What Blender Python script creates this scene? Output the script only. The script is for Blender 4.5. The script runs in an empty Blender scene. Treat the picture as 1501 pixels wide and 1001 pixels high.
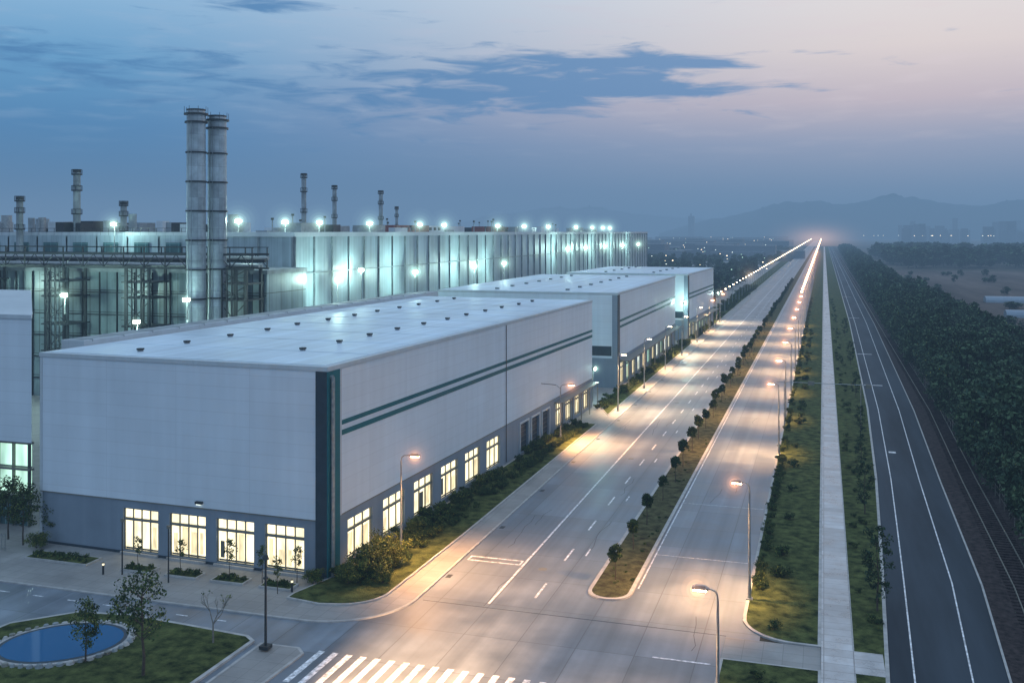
import bpy, math, random
import numpy as np
from mathutils import Vector, Matrix
random.seed(7); rng=np.random.default_rng(7)
scene=bpy.context.scene
col=scene.collection
R=math.radians

# ------------------------------------------------------------ materials
def newmat(name):
    m=bpy.data.materials.new(name); m.use_nodes=True
    return m,m.node_tree,m.node_tree.nodes['Principled BSDF']
def mat(name,c,rough=.7,var=.15,scale=.6,metal=0,bump=0,bscale=6,stretch=(1,1,1),spec=.5,c2=None,detail=4):
    m,t,b=newmat(name); n=t.nodes; l=t.links
    tc=n.new('ShaderNodeTexCoord'); mp=n.new('ShaderNodeMapping'); mp.inputs['Scale'].default_value=stretch
    l.new(tc.outputs['Object'],mp.inputs[0])
    nz=n.new('ShaderNodeTexNoise'); nz.inputs['Scale'].default_value=scale; nz.inputs['Detail'].default_value=detail; nz.inputs['Roughness'].default_value=.62
    l.new(mp.outputs[0],nz.inputs['Vector'])
    rp=n.new('ShaderNodeValToRGB'); rp.color_ramp.elements[0].position=.32; rp.color_ramp.elements[1].position=.68
    a=[max(0,x*(1-var)) for x in c]; d=[x*(1+var) for x in (c2 or c)]
    rp.color_ramp.elements[0].color=(*a,1); rp.color_ramp.elements[1].color=(*d,1)
    l.new(nz.outputs[0],rp.inputs[0]); l.new(rp.outputs[0],b.inputs['Base Color'])
    b.inputs['Roughness'].default_value=rough; b.inputs['Metallic'].default_value=metal
    b.inputs['Specular IOR Level'].default_value=spec
    if bump:
        n2=n.new('ShaderNodeTexNoise'); n2.inputs['Scale'].default_value=bscale; n2.inputs['Detail'].default_value=3
        l.new(tc.outputs['Object'],n2.inputs['Vector'])
        bp=n.new('ShaderNodeBump'); bp.inputs['Strength'].default_value=bump; bp.inputs['Distance'].default_value=.1
        l.new(n2.outputs[0],bp.inputs['Height']); l.new(bp.outputs[0],b.inputs['Normal'])
    return m
def emis(name,c,s,var=0,scale=2):
    m,t,b=newmat(name); n=t.nodes; l=t.links
    b.inputs['Base Color'].default_value=(*[x*.6 for x in c],1)
    b.inputs['Emission Color'].default_value=(*c,1); b.inputs['Emission Strength'].default_value=s
    if var:
        tc=n.new('ShaderNodeTexCoord'); nz=n.new('ShaderNodeTexNoise'); nz.inputs['Scale'].default_value=scale
        mp=n.new('ShaderNodeMapping'); mp.inputs['Scale'].default_value=(1,1,.35); l.new(tc.outputs['Object'],mp.inputs[0])
        l.new(mp.outputs[0],nz.inputs['Vector'])
        mr=n.new('ShaderNodeMapRange'); mr.inputs[1].default_value=.3; mr.inputs[2].default_value=.7
        mr.inputs[3].default_value=s*(1-var); mr.inputs[4].default_value=s*(1+var)
        l.new(nz.outputs[0],mr.inputs[0]); l.new(mr.outputs[0],b.inputs['Emission Strength'])
    return m
def slabmat(name,c,rough,bw,bh,mortar=.012,var=.2,joint=.6,streak=True,vertical=False,scale=.25,spec=.5,offset=0,patch=.35,det=5):
    m,t,b=newmat(name); n=t.nodes; l=t.links
    tc=n.new('ShaderNodeTexCoord'); src=tc.outputs['Object']
    if vertical:
        sp=n.new('ShaderNodeSeparateXYZ'); l.new(src,sp.inputs[0])
        ad=n.new('ShaderNodeMath'); l.new(sp.outputs[0],ad.inputs[0]); l.new(sp.outputs[1],ad.inputs[1])
        cb=n.new('ShaderNodeCombineXYZ'); l.new(ad.outputs[0],cb.inputs[0]); l.new(sp.outputs[2],cb.inputs[1]); src2=cb.outputs[0]
    else: src2=src
    br=n.new('ShaderNodeTexBrick'); br.offset=offset; br.inputs['Scale'].default_value=1
    br.inputs['Brick Width'].default_value=bw; br.inputs['Row Height'].default_value=bh
    br.inputs['Mortar Size'].default_value=mortar; br.inputs['Mortar Smooth'].default_value=.3
    br.inputs['Color1'].default_value=(1,1,1,1); br.inputs['Color2'].default_value=(1-var*patch,)*3+(1,); br.inputs['Mortar'].default_value=(joint,)*3+(1,)
    l.new(src2,br.inputs['Vector'])
    nz=n.new('ShaderNodeTexNoise'); nz.inputs['Scale'].default_value=scale; nz.inputs['Detail'].default_value=det; nz.inputs['Roughness'].default_value=.65
    l.new(src,nz.inputs['Vector'])
    mr=n.new('ShaderNodeMapRange'); mr.inputs[1].default_value=.3; mr.inputs[2].default_value=.7; mr.inputs[3].default_value=1-var; mr.inputs[4].default_value=1+var*.6
    l.new(nz.outputs[0],mr.inputs[0])
    vm=n.new('ShaderNodeVectorMath'); vm.operation='MULTIPLY'; l.new(br.outputs[0],vm.inputs[0]); l.new(mr.outputs[0],vm.inputs[1])
    last=vm.outputs[0]
    if streak:
        mp=n.new('ShaderNodeMapping'); mp.inputs['Scale'].default_value=(1,1,.06) if vertical else (.9,.012,1)
        l.new(src,mp.inputs[0]); n3=n.new('ShaderNodeTexNoise'); n3.inputs['Scale'].default_value=1.; n3.inputs['Detail'].default_value=3; l.new(mp.outputs[0],n3.inputs['Vector'])
        m3=n.new('ShaderNodeMapRange'); m3.inputs[1].default_value=.3; m3.inputs[2].default_value=.7; m3.inputs[3].default_value=1-var*.8; m3.inputs[4].default_value=1+var*.3
        l.new(n3.outputs[0],m3.inputs[0])
        v3=n.new('ShaderNodeVectorMath'); v3.operation='MULTIPLY'; l.new(last,v3.inputs[0]); l.new(m3.outputs[0],v3.inputs[1]); last=v3.outputs[0]
    v4=n.new('ShaderNodeVectorMath'); v4.operation='MULTIPLY'; l.new(last,v4.inputs[0]); v4.inputs[1].default_value=c
    l.new(v4.outputs[0],b.inputs['Base Color'])
    mr2=n.new('ShaderNodeMapRange'); mr2.inputs[1].default_value=.3; mr2.inputs[2].default_value=.7; mr2.inputs[3].default_value=rough-.12; mr2.inputs[4].default_value=min(1,rough+.12)
    l.new(nz.outputs[0],mr2.inputs[0]); l.new(mr2.outputs[0],b.inputs['Roughness'])
    b.inputs['Specular IOR Level'].default_value=spec
    return m

M={}
M['road']=slabmat('concrete_road',(.185,.215,.255),.42,3.7,5.5,.035,.36,.5,patch=.6)
M['paving']=slabmat('paving',(.27,.265,.26),.7,1.2,1.2,.02,.3,.65,streak=False)
M['yard']=slabmat('yard_concrete',(.2,.21,.22),.7,5,5,.03,.3,.7,streak=False)
M['walk']=slabmat('walkway_slabs',(.48,.49,.51),.33,1.75,1.1,.03,.35,.4,streak=False,scale=.5,patch=.9)
M['asphalt']=mat('asphalt',(.024,.037,.052),.75,.3,.25,stretch=(1,.1,1),c2=(.032,.045,.06),spec=.15)
M['white']=mat('white_paint',(.44,.46,.49),.6,.45,3,c2=(.66,.67,.70))
M['kerb']=mat('kerb_stone',(.36,.355,.35),.8,.2,1.5)
M['grass']=mat('grass',(.024,.045,.012),.95,.55,1.1,bump=1,bscale=9,c2=(.062,.075,.024),spec=.1)
M['soil']=mat('soil',(.05,.046,.024),.95,.5,1.2,bump=1,bscale=7,c2=(.07,.07,.032),spec=.1)
M['ballast']=mat('ballast',(.026,.021,.023),.95,.4,2,bump=.8,bscale=12,c2=(.045,.034,.034),spec=.15)
M['ground']=mat('field',(.035,.04,.03),.95,.4,.01,c2=(.075,.06,.045),spec=.1)
M['field']=mat('ploughed_field',(.06,.05,.045),.95,.4,.05,stretch=(1,.15,1),c2=(.085,.066,.058),spec=.1)
M['wall']=slabmat('white_cladding',(.60,.67,.74),.55,6.8,1.0,.02,.07,.84,vertical=True,scale=.12,patch=.5,det=3)
M['wall2']=slabmat('pale_cladding',(.46,.51,.55),.55,6,1.3,.02,.1,.8,vertical=True,scale=.12,det=3)
M['base']=slabmat('grey_base',(.2,.25,.31),.6,6.8,4.6,.01,.12,.8,vertical=True,scale=.3,det=3)
M['plantw']=slabmat('ribbed_cladding',(.36,.45,.50),.5,1.0,40,.05,.25,.75,vertical=True,scale=.12,det=3)
M['roofw']=slabmat('roof_membrane',(.56,.67,.77),.5,3.4,60,.03,.22,.8,scale=.1)
M['band']=mat('teal_band',(.018,.115,.135),.5,.1,1,spec=.2)
M['dark']=mat('dark_trim',(.02,.035,.05),.5,.2,1)
M['tar']=mat('crack_sealant',(.08,.085,.095),.7,.2,1,spec=.2)
M['black']=mat('black_steel',(.018,.024,.028),.5,.2,2)
M['frame']=mat('window_frame',(.16,.16,.14),.5,.1,2)
M['steel']=mat('galvanised_steel',(.3,.32,.33),.4,.2,3,metal=.6)
M['stack']=slabmat('stack_cladding',(.40,.47,.52),.42,1.5,2.2,.03,.34,.6,vertical=True,scale=.6,patch=1)
M['grid']=slabmat('glass_grid_panel',(.24,.32,.35),.4,3.2,3.4,.07,.35,.2,vertical=True,scale=.15,patch=.9)
M['teal_glass']=slabmat('teal_glass',(.06,.12,.13),.15,1.6,1.6,.06,.3,2.2,vertical=True,streak=False)
M['red']=mat('red_paint',(.16,.05,.045),.6,.3,1)
M['grey']=mat('grey_plant',(.2,.23,.25),.6,.3,.5)
M['bark']=mat('bark',(.06,.045,.035),.9,.3,4)
M['palebark']=mat('pale_bark',(.16,.155,.14),.9,.3,4)
M['leafd']=mat('leaf_dark',(.018,.038,.014),.7,.3,.8,spec=.2)
M['leafm']=mat('leaf_mid',(.04,.072,.018),.7,.3,.8,spec=.2)
M['leafl']=mat('leaf_light',(.12,.14,.03),.7,.3,.8,spec=.2)
M['pine']=mat('pine_dark',(.026,.056,.034),.75,.3,.6,spec=.2)
M['pine2']=mat('pine_mid',(.06,.10,.05),.75,.3,.6,spec=.2)
M['win']=emis('lit_window',(1,.87,.55),1.6,.4,1.6)
M['win2']=emis('lit_window_green',(.62,1,.78),1.1,.6,.5)
M['win3']=emis('lit_window_white',(.9,1,.9),2.2,.3,1)
M['winb']=emis('blind',(1,.80,.46),1.0,.3,3)
M['lampo']=emis('sodium_lens',(1,.50,.2),45)
M['lampw']=emis('warm_lens',(1,.68,.38),60)
M['lampf']=emis('far_lens',(1,.52,.22),30)
M['lampfw']=emis('far_lens_white',(1,.74,.46),16)
M['dot']=emis('town_light',(1,.8,.55),5)
M['lampg']=emis('flood_lens',(.86,1,.84),60)
M['hill']=mat('hill',(.03,.045,.045),1,.3,.004,spec=0)
M['farb']=mat('far_building',(.14,.17,.2),.8,.3,.01)
m,t,b=newmat('water'); b.inputs['Base Color'].default_value=(.004,.09,.22,1); b.inputs['Roughness'].default_value=.06; b.inputs['Specular IOR Level'].default_value=.25
nz=t.nodes.new('ShaderNodeTexNoise'); nz.inputs['Scale'].default_value=5; bp=t.nodes.new('ShaderNodeBump'); bp.inputs['Strength'].default_value=.06
t.links.new(nz.outputs[0],bp.inputs['Height']); t.links.new(bp.outputs[0],b.inputs['Normal']); M['water']=m

# ------------------------------------------------------------ mesh builder
class MB:
    def __init__(s,name): s.name=name; s.v=[]; s.f=[]; s.mi=[]; s.mats=[]
    def m(s,k):
        if k not in s.mats: s.mats.append(k)
        return s.mats.index(k)
    def add(s,vs,fs,k):
        o=len(s.v); i=s.m(k); s.v+= [tuple(x) for x in vs]
        for f in fs: s.f.append(tuple(o+q for q in f)); s.mi.append(i)
    def box(s,x0,x1,y0,y1,z0,z1,k):
        vs=[(x0,y0,z0),(x1,y0,z0),(x1,y1,z0),(x0,y1,z0),(x0,y0,z1),(x1,y0,z1),(x1,y1,z1),(x0,y1,z1)]
        s.add(vs,[(0,3,2,1),(4,5,6,7),(0,1,5,4),(1,2,6,5),(2,3,7,6),(3,0,4,7)],k)
    def tube(s,p,q,r0,r1,k,n=8,cap=True):
        p=Vector(p);q=Vector(q);d=(q-p).normalized()
        a=d.orthogonal().normalized(); b=d.cross(a)
        vs=[]
        for i in range(n):
            t=2*math.pi*i/n; o=a*math.cos(t)+b*math.sin(t); vs.append(p+o*r0)
        for i in range(n):
            t=2*math.pi*i/n; o=a*math.cos(t)+b*math.sin(t); vs.append(q+o*r1)
        fs=[(i,(i+1)%n,n+(i+1)%n,n+i) for i in range(n)]
        if cap: fs+=[tuple(range(n-1,-1,-1)),tuple(range(n,2*n))]
        s.add(vs,fs,k)
    def poly(s,pts,z,k): s.add([(x,y,z) for x,y in pts],[tuple(range(len(pts)))],k)
    def prism(s,pts,z0,z1,k,top=True):
        n=len(pts); vs=[(x,y,z0) for x,y in pts]+[(x,y,z1) for x,y in pts]
        fs=[(i,(i+1)%n,n+(i+1)%n,n+i) for i in range(n)]
        if top: fs.append(tuple(range(n,2*n)))
        s.add(vs,fs,k)
    def mesh(s):
        me=bpy.data.meshes.new(s.name); me.from_pydata(s.v,[],s.f)
        for k in s.mats: me.materials.append(M[k])
        me.polygons.foreach_set('material_index',s.mi); me.update(); return me
    def done(s,loc=(0,0,0),rz=0,parent=None,smooth=False):
        me=s.mesh(); o=bpy.data.objects.new(s.name,me); col.objects.link(o); o.location=loc; o.rotation_euler=(0,0,rz)
        if parent: o.parent=parent
        if smooth: me.polygons.foreach_set('use_smooth',[True]*len(me.polygons))
        return o
def inst(name,me,loc,rz=0,sc=1,parent=None):
    o=bpy.data.objects.new(name,me); col.objects.link(o); o.location=loc; o.rotation_euler=(0,0,rz)
    o.scale=(sc,sc,sc) if not isinstance(sc,tuple) else sc
    if parent: o.parent=parent
    return o
def empty(name,loc=(0,0,0)):
    o=bpy.data.objects.new(name,None); col.objects.link(o); o.location=loc; return o
def inset(pts,d):
    n=len(pts); A=sum(pts[i][0]*pts[(i+1)%n][1]-pts[(i+1)%n][0]*pts[i][1] for i in range(n)); sg=1 if A>0 else -1
    out=[]
    for i in range(n):
        p0=Vector(pts[i-1]);p=Vector(pts[i]);p1=Vector(pts[(i+1)%n])
        a=(p-p0).normalized();b=(p1-p).normalized()
        na=Vector((-a.y,a.x))*sg; nb=Vector((-b.y,b.x))*sg; nn=(na+nb)
        if nn.length<1e-4: nn=na
        nn.normalize(); c=max(.4,nn.dot(na)); out.append(tuple(p+nn*(d/c)))
    return out
def arc(cx,cy,r,a0,a1,n=10):
    return [(cx+r*math.cos(R(a0+(a1-a0)*i/n)),cy+r*math.sin(R(a0+(a1-a0)*i/n))) for i in range(n+1)]

# ------------------------------------------------------------ foliage
def leafquads(cent,size):
    n=len(cent); a=rng.normal(size=(n,3)); a/=np.linalg.norm(a,axis=1)[:,None]
    b=rng.normal(size=(n,3)); b-= (a*b).sum(1)[:,None]*a; b/=np.linalg.norm(b,axis=1)[:,None]
    s=size*rng.uniform(.55,1.3,size=(n,1)); a=a*s; b=b*s*.6
    return np.stack([cent-a,cent-b*.9,cent+a,cent+b],1).reshape(-1,3)
def clumps(centres,rad,per,size,squash=.8):
    out=[]
    for c,r in zip(centres,rad):
        p=rng.normal(size=(per,3)); p/=np.linalg.norm(p,axis=1)[:,None]; p*= (rng.uniform(0,1,size=(per,1))**.45)*r
        p[:,2]*=squash; out.append(p+np.array(c))
    return leafquads(np.concatenate(out),size)
def addleaves(mb,v,keys,w):
    nq=len(v)//4; o=len(mb.v); mb.v+=list(map(tuple,v.tolist()))
    ids=[mb.m(k) for k in keys]
    ch=rng.choice(len(keys),size=nq//9+1,p=w)
    for i in range(nq):
        mb.f.append((o+4*i,o+4*i+1,o+4*i+2,o+4*i+3)); mb.mi.append(ids[ch[i//9]])
def tree_mesh(name,h,cr,cb,ncl,per,ls,tr=.09,bark='bark',keys=('leafd','leafm','leafl'),w=(.4,.4,.2),clr=.35,limbs=6):
    mb=MB(name)
    top=h*.9; segs=5; pts=[Vector((0,0,0))]
    for i in range(segs): 
        pts.append(Vector((random.uniform(-.04,.04)*h*.3,random.uniform(-.04,.04)*h*.3,top*(i+1)/segs)))
    for i in range(segs): mb.tube(pts[i],pts[i+1],tr*(1-.8*i/segs),tr*(1-.8*(i+1)/segs),bark,7,False)
    cs=[];rs=[]; ch=h-cb
    for i in range(ncl):
        z=cb+ch*((i+.5)/ncl)**.9; f=(z-cb)/ch
        rr=cr*math.sqrt(max(.05,1-(2*f-.85)**2/1.5))
        a=random.uniform(0,6.28); q=rr*random.uniform(.35,.9)
        c=(q*math.cos(a),q*math.sin(a),z-.05*h*random.random()); cs.append(c); rs.append(clr*cr*random.uniform(.7,1.3))
        if i%max(1,ncl//limbs)==0:
            z0=max(cb*.75,z-.25*ch); mb.tube((0,0,z0),c,tr*.4,tr*.12,bark,5,False)
    addleaves(mb,clumps(cs,rs,per,ls),keys,w)
    return mb.mesh()
def shrub_mesh(name,r,h,n,per,ls,keys=('leafd','leafm','leafl'),w=(.4,.4,.2)):
    mb=MB(name)
    cs=[(random.gauss(0,r*.45),random.gauss(0,r*.45),h*random.uniform(.25,.8)) for _ in range(n)]
    for c in cs[:5]: mb.tube((0,0,0),c,.03,.01,'bark',4,False)
    addleaves(mb,clumps(cs,[r*.42*random.uniform(.7,1.3) for _ in cs],per,ls),keys,w)
    return mb.mesh()

# ------------------------------------------------------------ ground & roads
g=MB('ground'); S=9000
g.box(-S,S,-S,S,-.5,0,'ground'); g.done()
g=MB('field'); g.poly([(34,230),(300,230),(420,720),(45,720)],.01,'field'); g.done()
g=MB('industrial_yard'); g.poly([(-260,66),(-28,66),(-28,900),(-260,900)],.012,'yard'); g.done()
g=MB('road')
g.poly([(-140,-5),(-3.9,-5),(-3.9,66),(-5.2,68.5),(-5.2,3000),(-27.6,3000),(-27.6,66),(-140,66)],.024,'road')
g.done()
pl=[(-140,59.2),(-34,59.2)]+arc(-33.4,65.2,6,-85,0,12)+[(-27.4,900),(-45,900),(-45,150),(-66,140),(-140,140)]
g=MB('pavement'); g.prism(pl,0,.12,'kerb'); g.poly(inset(pl,.18),.126,'paving'); g.done()
beds=[ [(-36.2,63.2),(-36.2,62.3),(-33.5,61.9)]+arc(-33,65.5,3.4,-75,0,8)+[(-29.3,80),(-29.1,131),(-32.6,131),(-35,67.5)],
       [(-32.2,146),(-29.1,138),(-29.1,235),(-31.9,235),(-32.2,163)],
       [(-33.5,242),(-29.1,240),(-29.1,900),(-36,900)] ]
for b_ in beds:
    g=MB('planting_bed'); g.prism(b_,.1,.24,'kerb'); g.poly(inset(b_,.15),.2465,'grass'); g.done()
for (x,y,w,d) in [(-57.5,64.6,6,1.8),(-50,64.3,2.6,1.3),(-46,64.3,2.8,1.3),(-42,64.3,2.8,1.3),(-38,64.3,2.6,1.3),(-61,58.0,5,1.2)]:
    g=MB('planter_bed'); p=[(x-w/2,y-d/2),(x+w/2,y-d/2),(x+w/2,y+d/2),(x-w/2,y+d/2)]
    g.prism(p,.03,.26,'kerb'); g.poly(inset(p,.12),.265,'grass')
    cs=[(x+random.uniform(-w/2+.3,w/2-.3),y+random.uniform(-d/2+.25,d/2-.25),.38) for _ in range(int(w*9))]
    addleaves(g,clumps(cs,[.22]*len(cs),26,.09),('leafd','leafm','leafl'),(.4,.45,.15)); g.done()
md=arc(-14.7,70.6,1.6,180,360,10)+[(-13.1,1800),(-16.3,1800)]
g=MB('median_island'); g.prism(md,0,.14,'kerb'); g.poly(inset(md,.28),.146,'soil'); g.done()
vg=[(-.15,65.1),(-.15,1800),(-5.2,1800),(-5.2,69)]+arc(-1.7,68.6,3.5,180,270,8)[1:]
g=MB('grass_verge'); g.prism(vg,0,.13,'kerb'); g.poly(inset(vg,.22),.137,'grass'); g.done()
vg=[(-6,20),(-.15,20),(-.15,61.6),(-6,61.6)]
g=MB('grass_verge'); g.prism(vg,0,.13,'kerb'); g.poly(inset(vg,.18),.137,'grass'); g.done()
def lx(y,tab):
    for (y0,x0),(y1,x1) in zip(tab,tab[1:]):
        if y<=y1: return x0+(x1-x0)*(y-y0)/(y1-y0)
    return tab[-1][1]
LT=[(10,2.9),(61,3.5),(80,4.2),(110,5.2),(155,6.1),(300,7),(3000,7)]
RT=[(10,9.2),(61,10.1),(80,11.0),(113,11.5),(155,12.4),(300,13.5),(3000,13.5)]
ys=[10,40,61,70,80,95,112,135,155,200,250,300,500,900,1800]
pr=[(1.7,10)]+[(lx(y,LT),y) for y in ys]+[(1.7,1800)]
g=MB('grass_verge'); g.prism(pr,0,.10,'kerb'); g.poly(inset(pr,.1),.106,'grass'); g.done()
g=MB('asphalt_road')
def strip(mb,fa,fb,z,k,ys=ys):
    for y0,y1 in zip(ys,ys[1:]): mb.add([(fa(y0),y0,z),(fb(y0),y0,z),(fb(y1),y1,z),(fa(y1),y1,z)],[(0,1,2,3)],k)
strip(g,lambda y:lx(y,LT),lambda y:lx(y,RT),.03,'asphalt')
strip(g,lambda y:lx(y,LT)-.02,lambda y:lx(y,LT)+.14,.11,'kerb')
strip(g,lambda y:lx(y,RT),lambda y:lx(y,RT)+.15,.09,'kerb')
strip(g,lambda y:lx(y,LT)+1.45,lambda y:lx(y,LT)+1.55,.036,'white')
strip(g,lambda y:lx(y,RT)-2.0,lambda y:lx(y,RT)-1.90,.036,'white')
for y in (179,224,317,420): g.box(lx(y,LT)+.3,lx(y,LT)+3.2,y,y+.5,.03,.0365,'white')
g.box(lx(125,LT)+1.8,lx(125,LT)+2.6,125,125.8,.03,.0365,'white')
g.done()
g=MB('walkway'); g.box(-.15,1.7,10,1800,0,.15,'walk'); g.done()
g=MB('crossing_path'); g.box(-6,-.16,61.75,65,0,.06,'paving'); g.box(1.71,3.45,61.75,65,0,.125,'walk'); g.done()
g=MB('railway_track')
strip(g,lambda y:lx(y,RT)+.16,lambda y:17.5,.05,'ballast')
for off in (2.2,3.65):
    for y0,y1 in zip(ys,ys[1:]):
        a=lx(y0,RT)+off if y0<160 else 12.4+off; b2=lx(y1,RT)+off if y1<160 else 12.4+off
        g.add([(a,y0,.2),(a+.07,y0,.2),(b2+.07,y1,.2),(b2,y1,.2),(a,y0,.05),(a+.07,y0,.05),(b2+.07,y1,.05),(b2,y1,.05)],[(0,1,2,3),(0,3,7,4),(1,2,6,5)],'frame')
y=40
while y<260:
    x=min(lx(y,RT),12.4); g.box(x+1.7,x+4.2,y,y+.25,.04,.12,'ballast'); y+=.7
g.done()
isl=[(-34.5,44),(-34.4,55.3),(-35.2,55.9)]+[(-40,56.3),(-44.5,56.6),(-48.5,56),(-51.5,53),(-52,49),(-50,44)]
g=MB('garden_island'); g.prism(isl,0,.16,'kerb'); g.poly(inset(isl,.25),.167,'grass'); g.done()
def ell(cx,cy,a,b,th,n=40): 
    return [(cx+a*math.cos(t)*math.cos(th)-b*math.sin(t)*math.sin(th),cy+a*math.cos(t)*math.sin(th)+b*math.sin(t)*math.cos(th)) for t in [2*math.pi*i/n for i in range(n)]]
g=MB('pond'); g.prism(ell(-45.6,51.2,4.1,3.3,.6),.1,.27,'kerb'); g.prism(ell(-45.6,51.2,3.85,3.05,.6),.2,.28,'dark'); g.poly(ell(-45.6,51.2,3.6,2.8,.6),.2845,'water')
for i in range(46):
    a=i*2*math.pi/46; x=-45.6+4.15*math.cos(a)*math.cos(.6)-3.35*math.sin(a)*math.sin(.6); y=51.2+4.15*math.cos(a)*math.sin(.6)+3.35*math.sin(a)*math.cos(.6)
    g.tube((x,y,.15),(x,y,.3+random.random()*.08),random.uniform(.16,.28),random.uniform(.1,.2),random.choice(['kerb','grey','frame']),7)
g.done()
g=MB('pavement'); p=[(-33.9,44),(-30.9,44),(-30.5,54.6),(-31.2,55.3),(-33.9,55.2)]; g.prism(p,0,.13,'kerb'); g.poly(inset(p,.18),.137,'paving'); g.done()
g=MB('road_markings')
def mk(x0,x1,y0,y1,k='white'): g.box(x0,x1,y0,y1,.02,.031,k)
mk(-22.45,-22.29,66,1500)
y=68
while y<600:
    mk(-19.65,-19.5,y,y+3.0); y+=8.4
y=78
while y<600:
    mk(-18.3,-18.17,y,y+1.8); y+=17
for yy in (74.3,75.2): mk(-27,-22.6,yy,yy+.13)
mk(-27,-26.87,74.43,75.2); mk(-22.73,-22.6,74.43,75.2)
mk(-12.95,-12.85,72,1500)
mk(-27,-6,65.2,65.27,'dark'); mk(-13,-5.4,80,80.05); mk(-13,-5.4,96,96.05)
x=-29.9
while x<-13: mk(x,x+.40,51,55.4); x+=.95
mk(-10,-6.5,60.6,60.75)
x=-60
while x<-38: mk(x,x+.9,57.7,57.8); x+=3
for i in range(14):
    x=random.uniform(-26.5,-6) ; y=random.uniform(57,150)
    if -16.6<x<-12.8 and y>68: continue
    for k in range(random.randint(3,6)):
        a=random.uniform(-.2,.2); L_=random.uniform(.8,2.2); x2=x+math.sin(a)*L_; y2=y+math.cos(a)*L_
        if not(-27<x2<-5.8) or (-16.5<x2<-12.9): break
        g.add([(x-.02,y,.0335),(x+.02,y,.0335),(x2+.02,y2,.0335),(x2-.02,y2,.0335)],[(0,1,2,3)],'tar'); x,y=x2,y2
g.done()
g=MB('drain_covers')
for i in range(26):
    y=70+i*13; g.box(-27.2,-26.8,y,y+.7,.02,.034,'black')
    if i%3==0: x=-20.9+random.uniform(-.5,.5); g.tube((x,y+4,.02),(x,y+4,.034),.34,.34,'frame',14)
g.done()

# ------------------------------------------------------------ warehouses
def window(mb,axis,a0,a1,z0,z1,k='win',plane=0,npan=4):
    def bx(b0,b1,d0,d1,zz0,zz1,kk):
        if axis=='x': mb.box(b0,b1,plane+d0,plane+d1,zz0,zz1,kk)
        else: mb.box(plane-d1,plane-d0,b0,b1,zz0,zz1,kk)
    bx(a0,a1,.30,.34,z0,z1,k)
    f=.07; bx(a0,a1,.12,.22,z0,z0+f,'frame'); bx(a0,a1,.12,.22,z1-f,z1,'frame')
    zt=z1-.78; bx(a0+f,a1-f,.08,.25,zt-.2,zt,'frame')
    w=(a1-a0)
    for i in range(npan+1):
        c=a0+f/2+(w-f)*i/npan; bx(c-f/2,c+f/2,.12,.24,z0+f,z1-f,'frame')
    bx(a0+f,a1-f,.26,.28,z0+f,z0+.22,'frame')
    for i in range(npan):
        if random.random()<.6:
            c0=a0+f+(w-f)*i/npan; bx(c0+.12,c0+w/npan-.18-random.random()*.25,.27,.285,z0+.3,z0+1.0+1.*random.random()+.4,random.choice(['winb','winb','winb','winb','frame']))
def facade(mb,axis,L0,L1,ops,plane,zb,zt,k):
    def bx(b0,b1,z0,z1,kk=k):
        if b1-b0<.01 or z1-z0<.01: return
        if axis=='x': mb.box(b0,b1,plane,plane+.4,z0,z1,kk)
        else: mb.box(plane-.4,plane,b0,b1,z0,z1,kk)
    c=L0
    for a0,a1,z0,z1 in sorted(ops):
        bx(c,a0,zb,zt); bx(a0,a1,zb,z0); bx(a0,a1,z1,zt); c=a1
    bx(c,L1,zb,zt)
W,L,H=27.2,77,15.93; ZB=4.4
mb=MB('warehouse')
fo=[(-5.4,-2.0,.35,3.75),(-9.8,-6.4,.35,3.75),(-14.2,-10.8,.35,3.75),(-18.7,-15.3,.35,3.75)]
so=[(3.1+6.05*i,7.2+6.05*i,.6,3.7) for i in range(6)]
gd=[(44.2,47.2,.15,3.6),(48.4,51.4,.15,3.6),(52.6,55.6,.15,3.6)]
so2=[(58.6+4.5*i,61.4+4.5*i,.5,3.6) for i in range(4)]
facade(mb,'x',-W,-.4,fo,0,0,ZB,'base'); facade(mb,'y',0,L,so+gd+so2,0,0,ZB,'base')
mb.box(-W,-.41,.41,L,.0,ZB,'dark')
mb.box(-W,0,-.04,L,ZB,H-.35,'wall')
mb.box(-W-.06,.06,-.1,L+.06,H-.35,H,'wall2')
mb.box(-W+.5,-.5,.5,L-.5,H,H+.04,'roofw')
for (a,b2,c,d) in fo: window(mb,'x',a,b2,c,d)
for (a,b2,c,d) in so+so2: window(mb,'y',a,b2,c,d,npan=3)
for (a,b2,c,d) in gd:
    mb.box(-.39,-.25,a,b2,c,d,'dark'); mb.box(-.05,.12,a-.2,a,c,d+.2,'wall2'); mb.box(-.05,.12,b2,b2+.2,c,d+.2,'wall2'); mb.box(-.05,.12,a,b2,d,d+.2,'wall2')
    for i in range(6): mb.box(-.25,-.22,a,b2,c+.1+i*.55,c+.14+i*.55,'frame')
mb.box(-W,-.3,-.1,-.002,0,.3,'dark')
for a,b2,_,_ in fo: mb.box(a-.1,b2+.1,-.3,-.11,0,.3,'kerb')
mb.box(-.95,.03,-.12,-.041,.3,H-.36,'dark'); mb.box(.003,.09,-.12,1.75,.25,H-.36,'band')
mb.tube((.26,.35,.2),(.26,.35,H-.8),.16,.16,'steel',12); mb.tube((.0,.35,H-.8),(.3,.35,H-.8),.16,.16,'steel',10)
mb.box(.003,.06,1.76,2.05,4.4,H-.36,'wall2')
for z0,z1 in ((11.25,11.6),(10.45,10.85)): mb.box(.003,.045,2.06,L,z0,z1,'band')
mb.box(.046,.07,39.3,39.45,.3,H-.36,'black')
mb.box(.003,.05,2.06,L,4.36,4.44,'frame'); mb.box(-W,-1,-.08,-.041,4.36,4.44,'frame')
mb.box(-W-.02,-W+.25,-.07,-.041,0,H-.4,'wall2')
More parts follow.
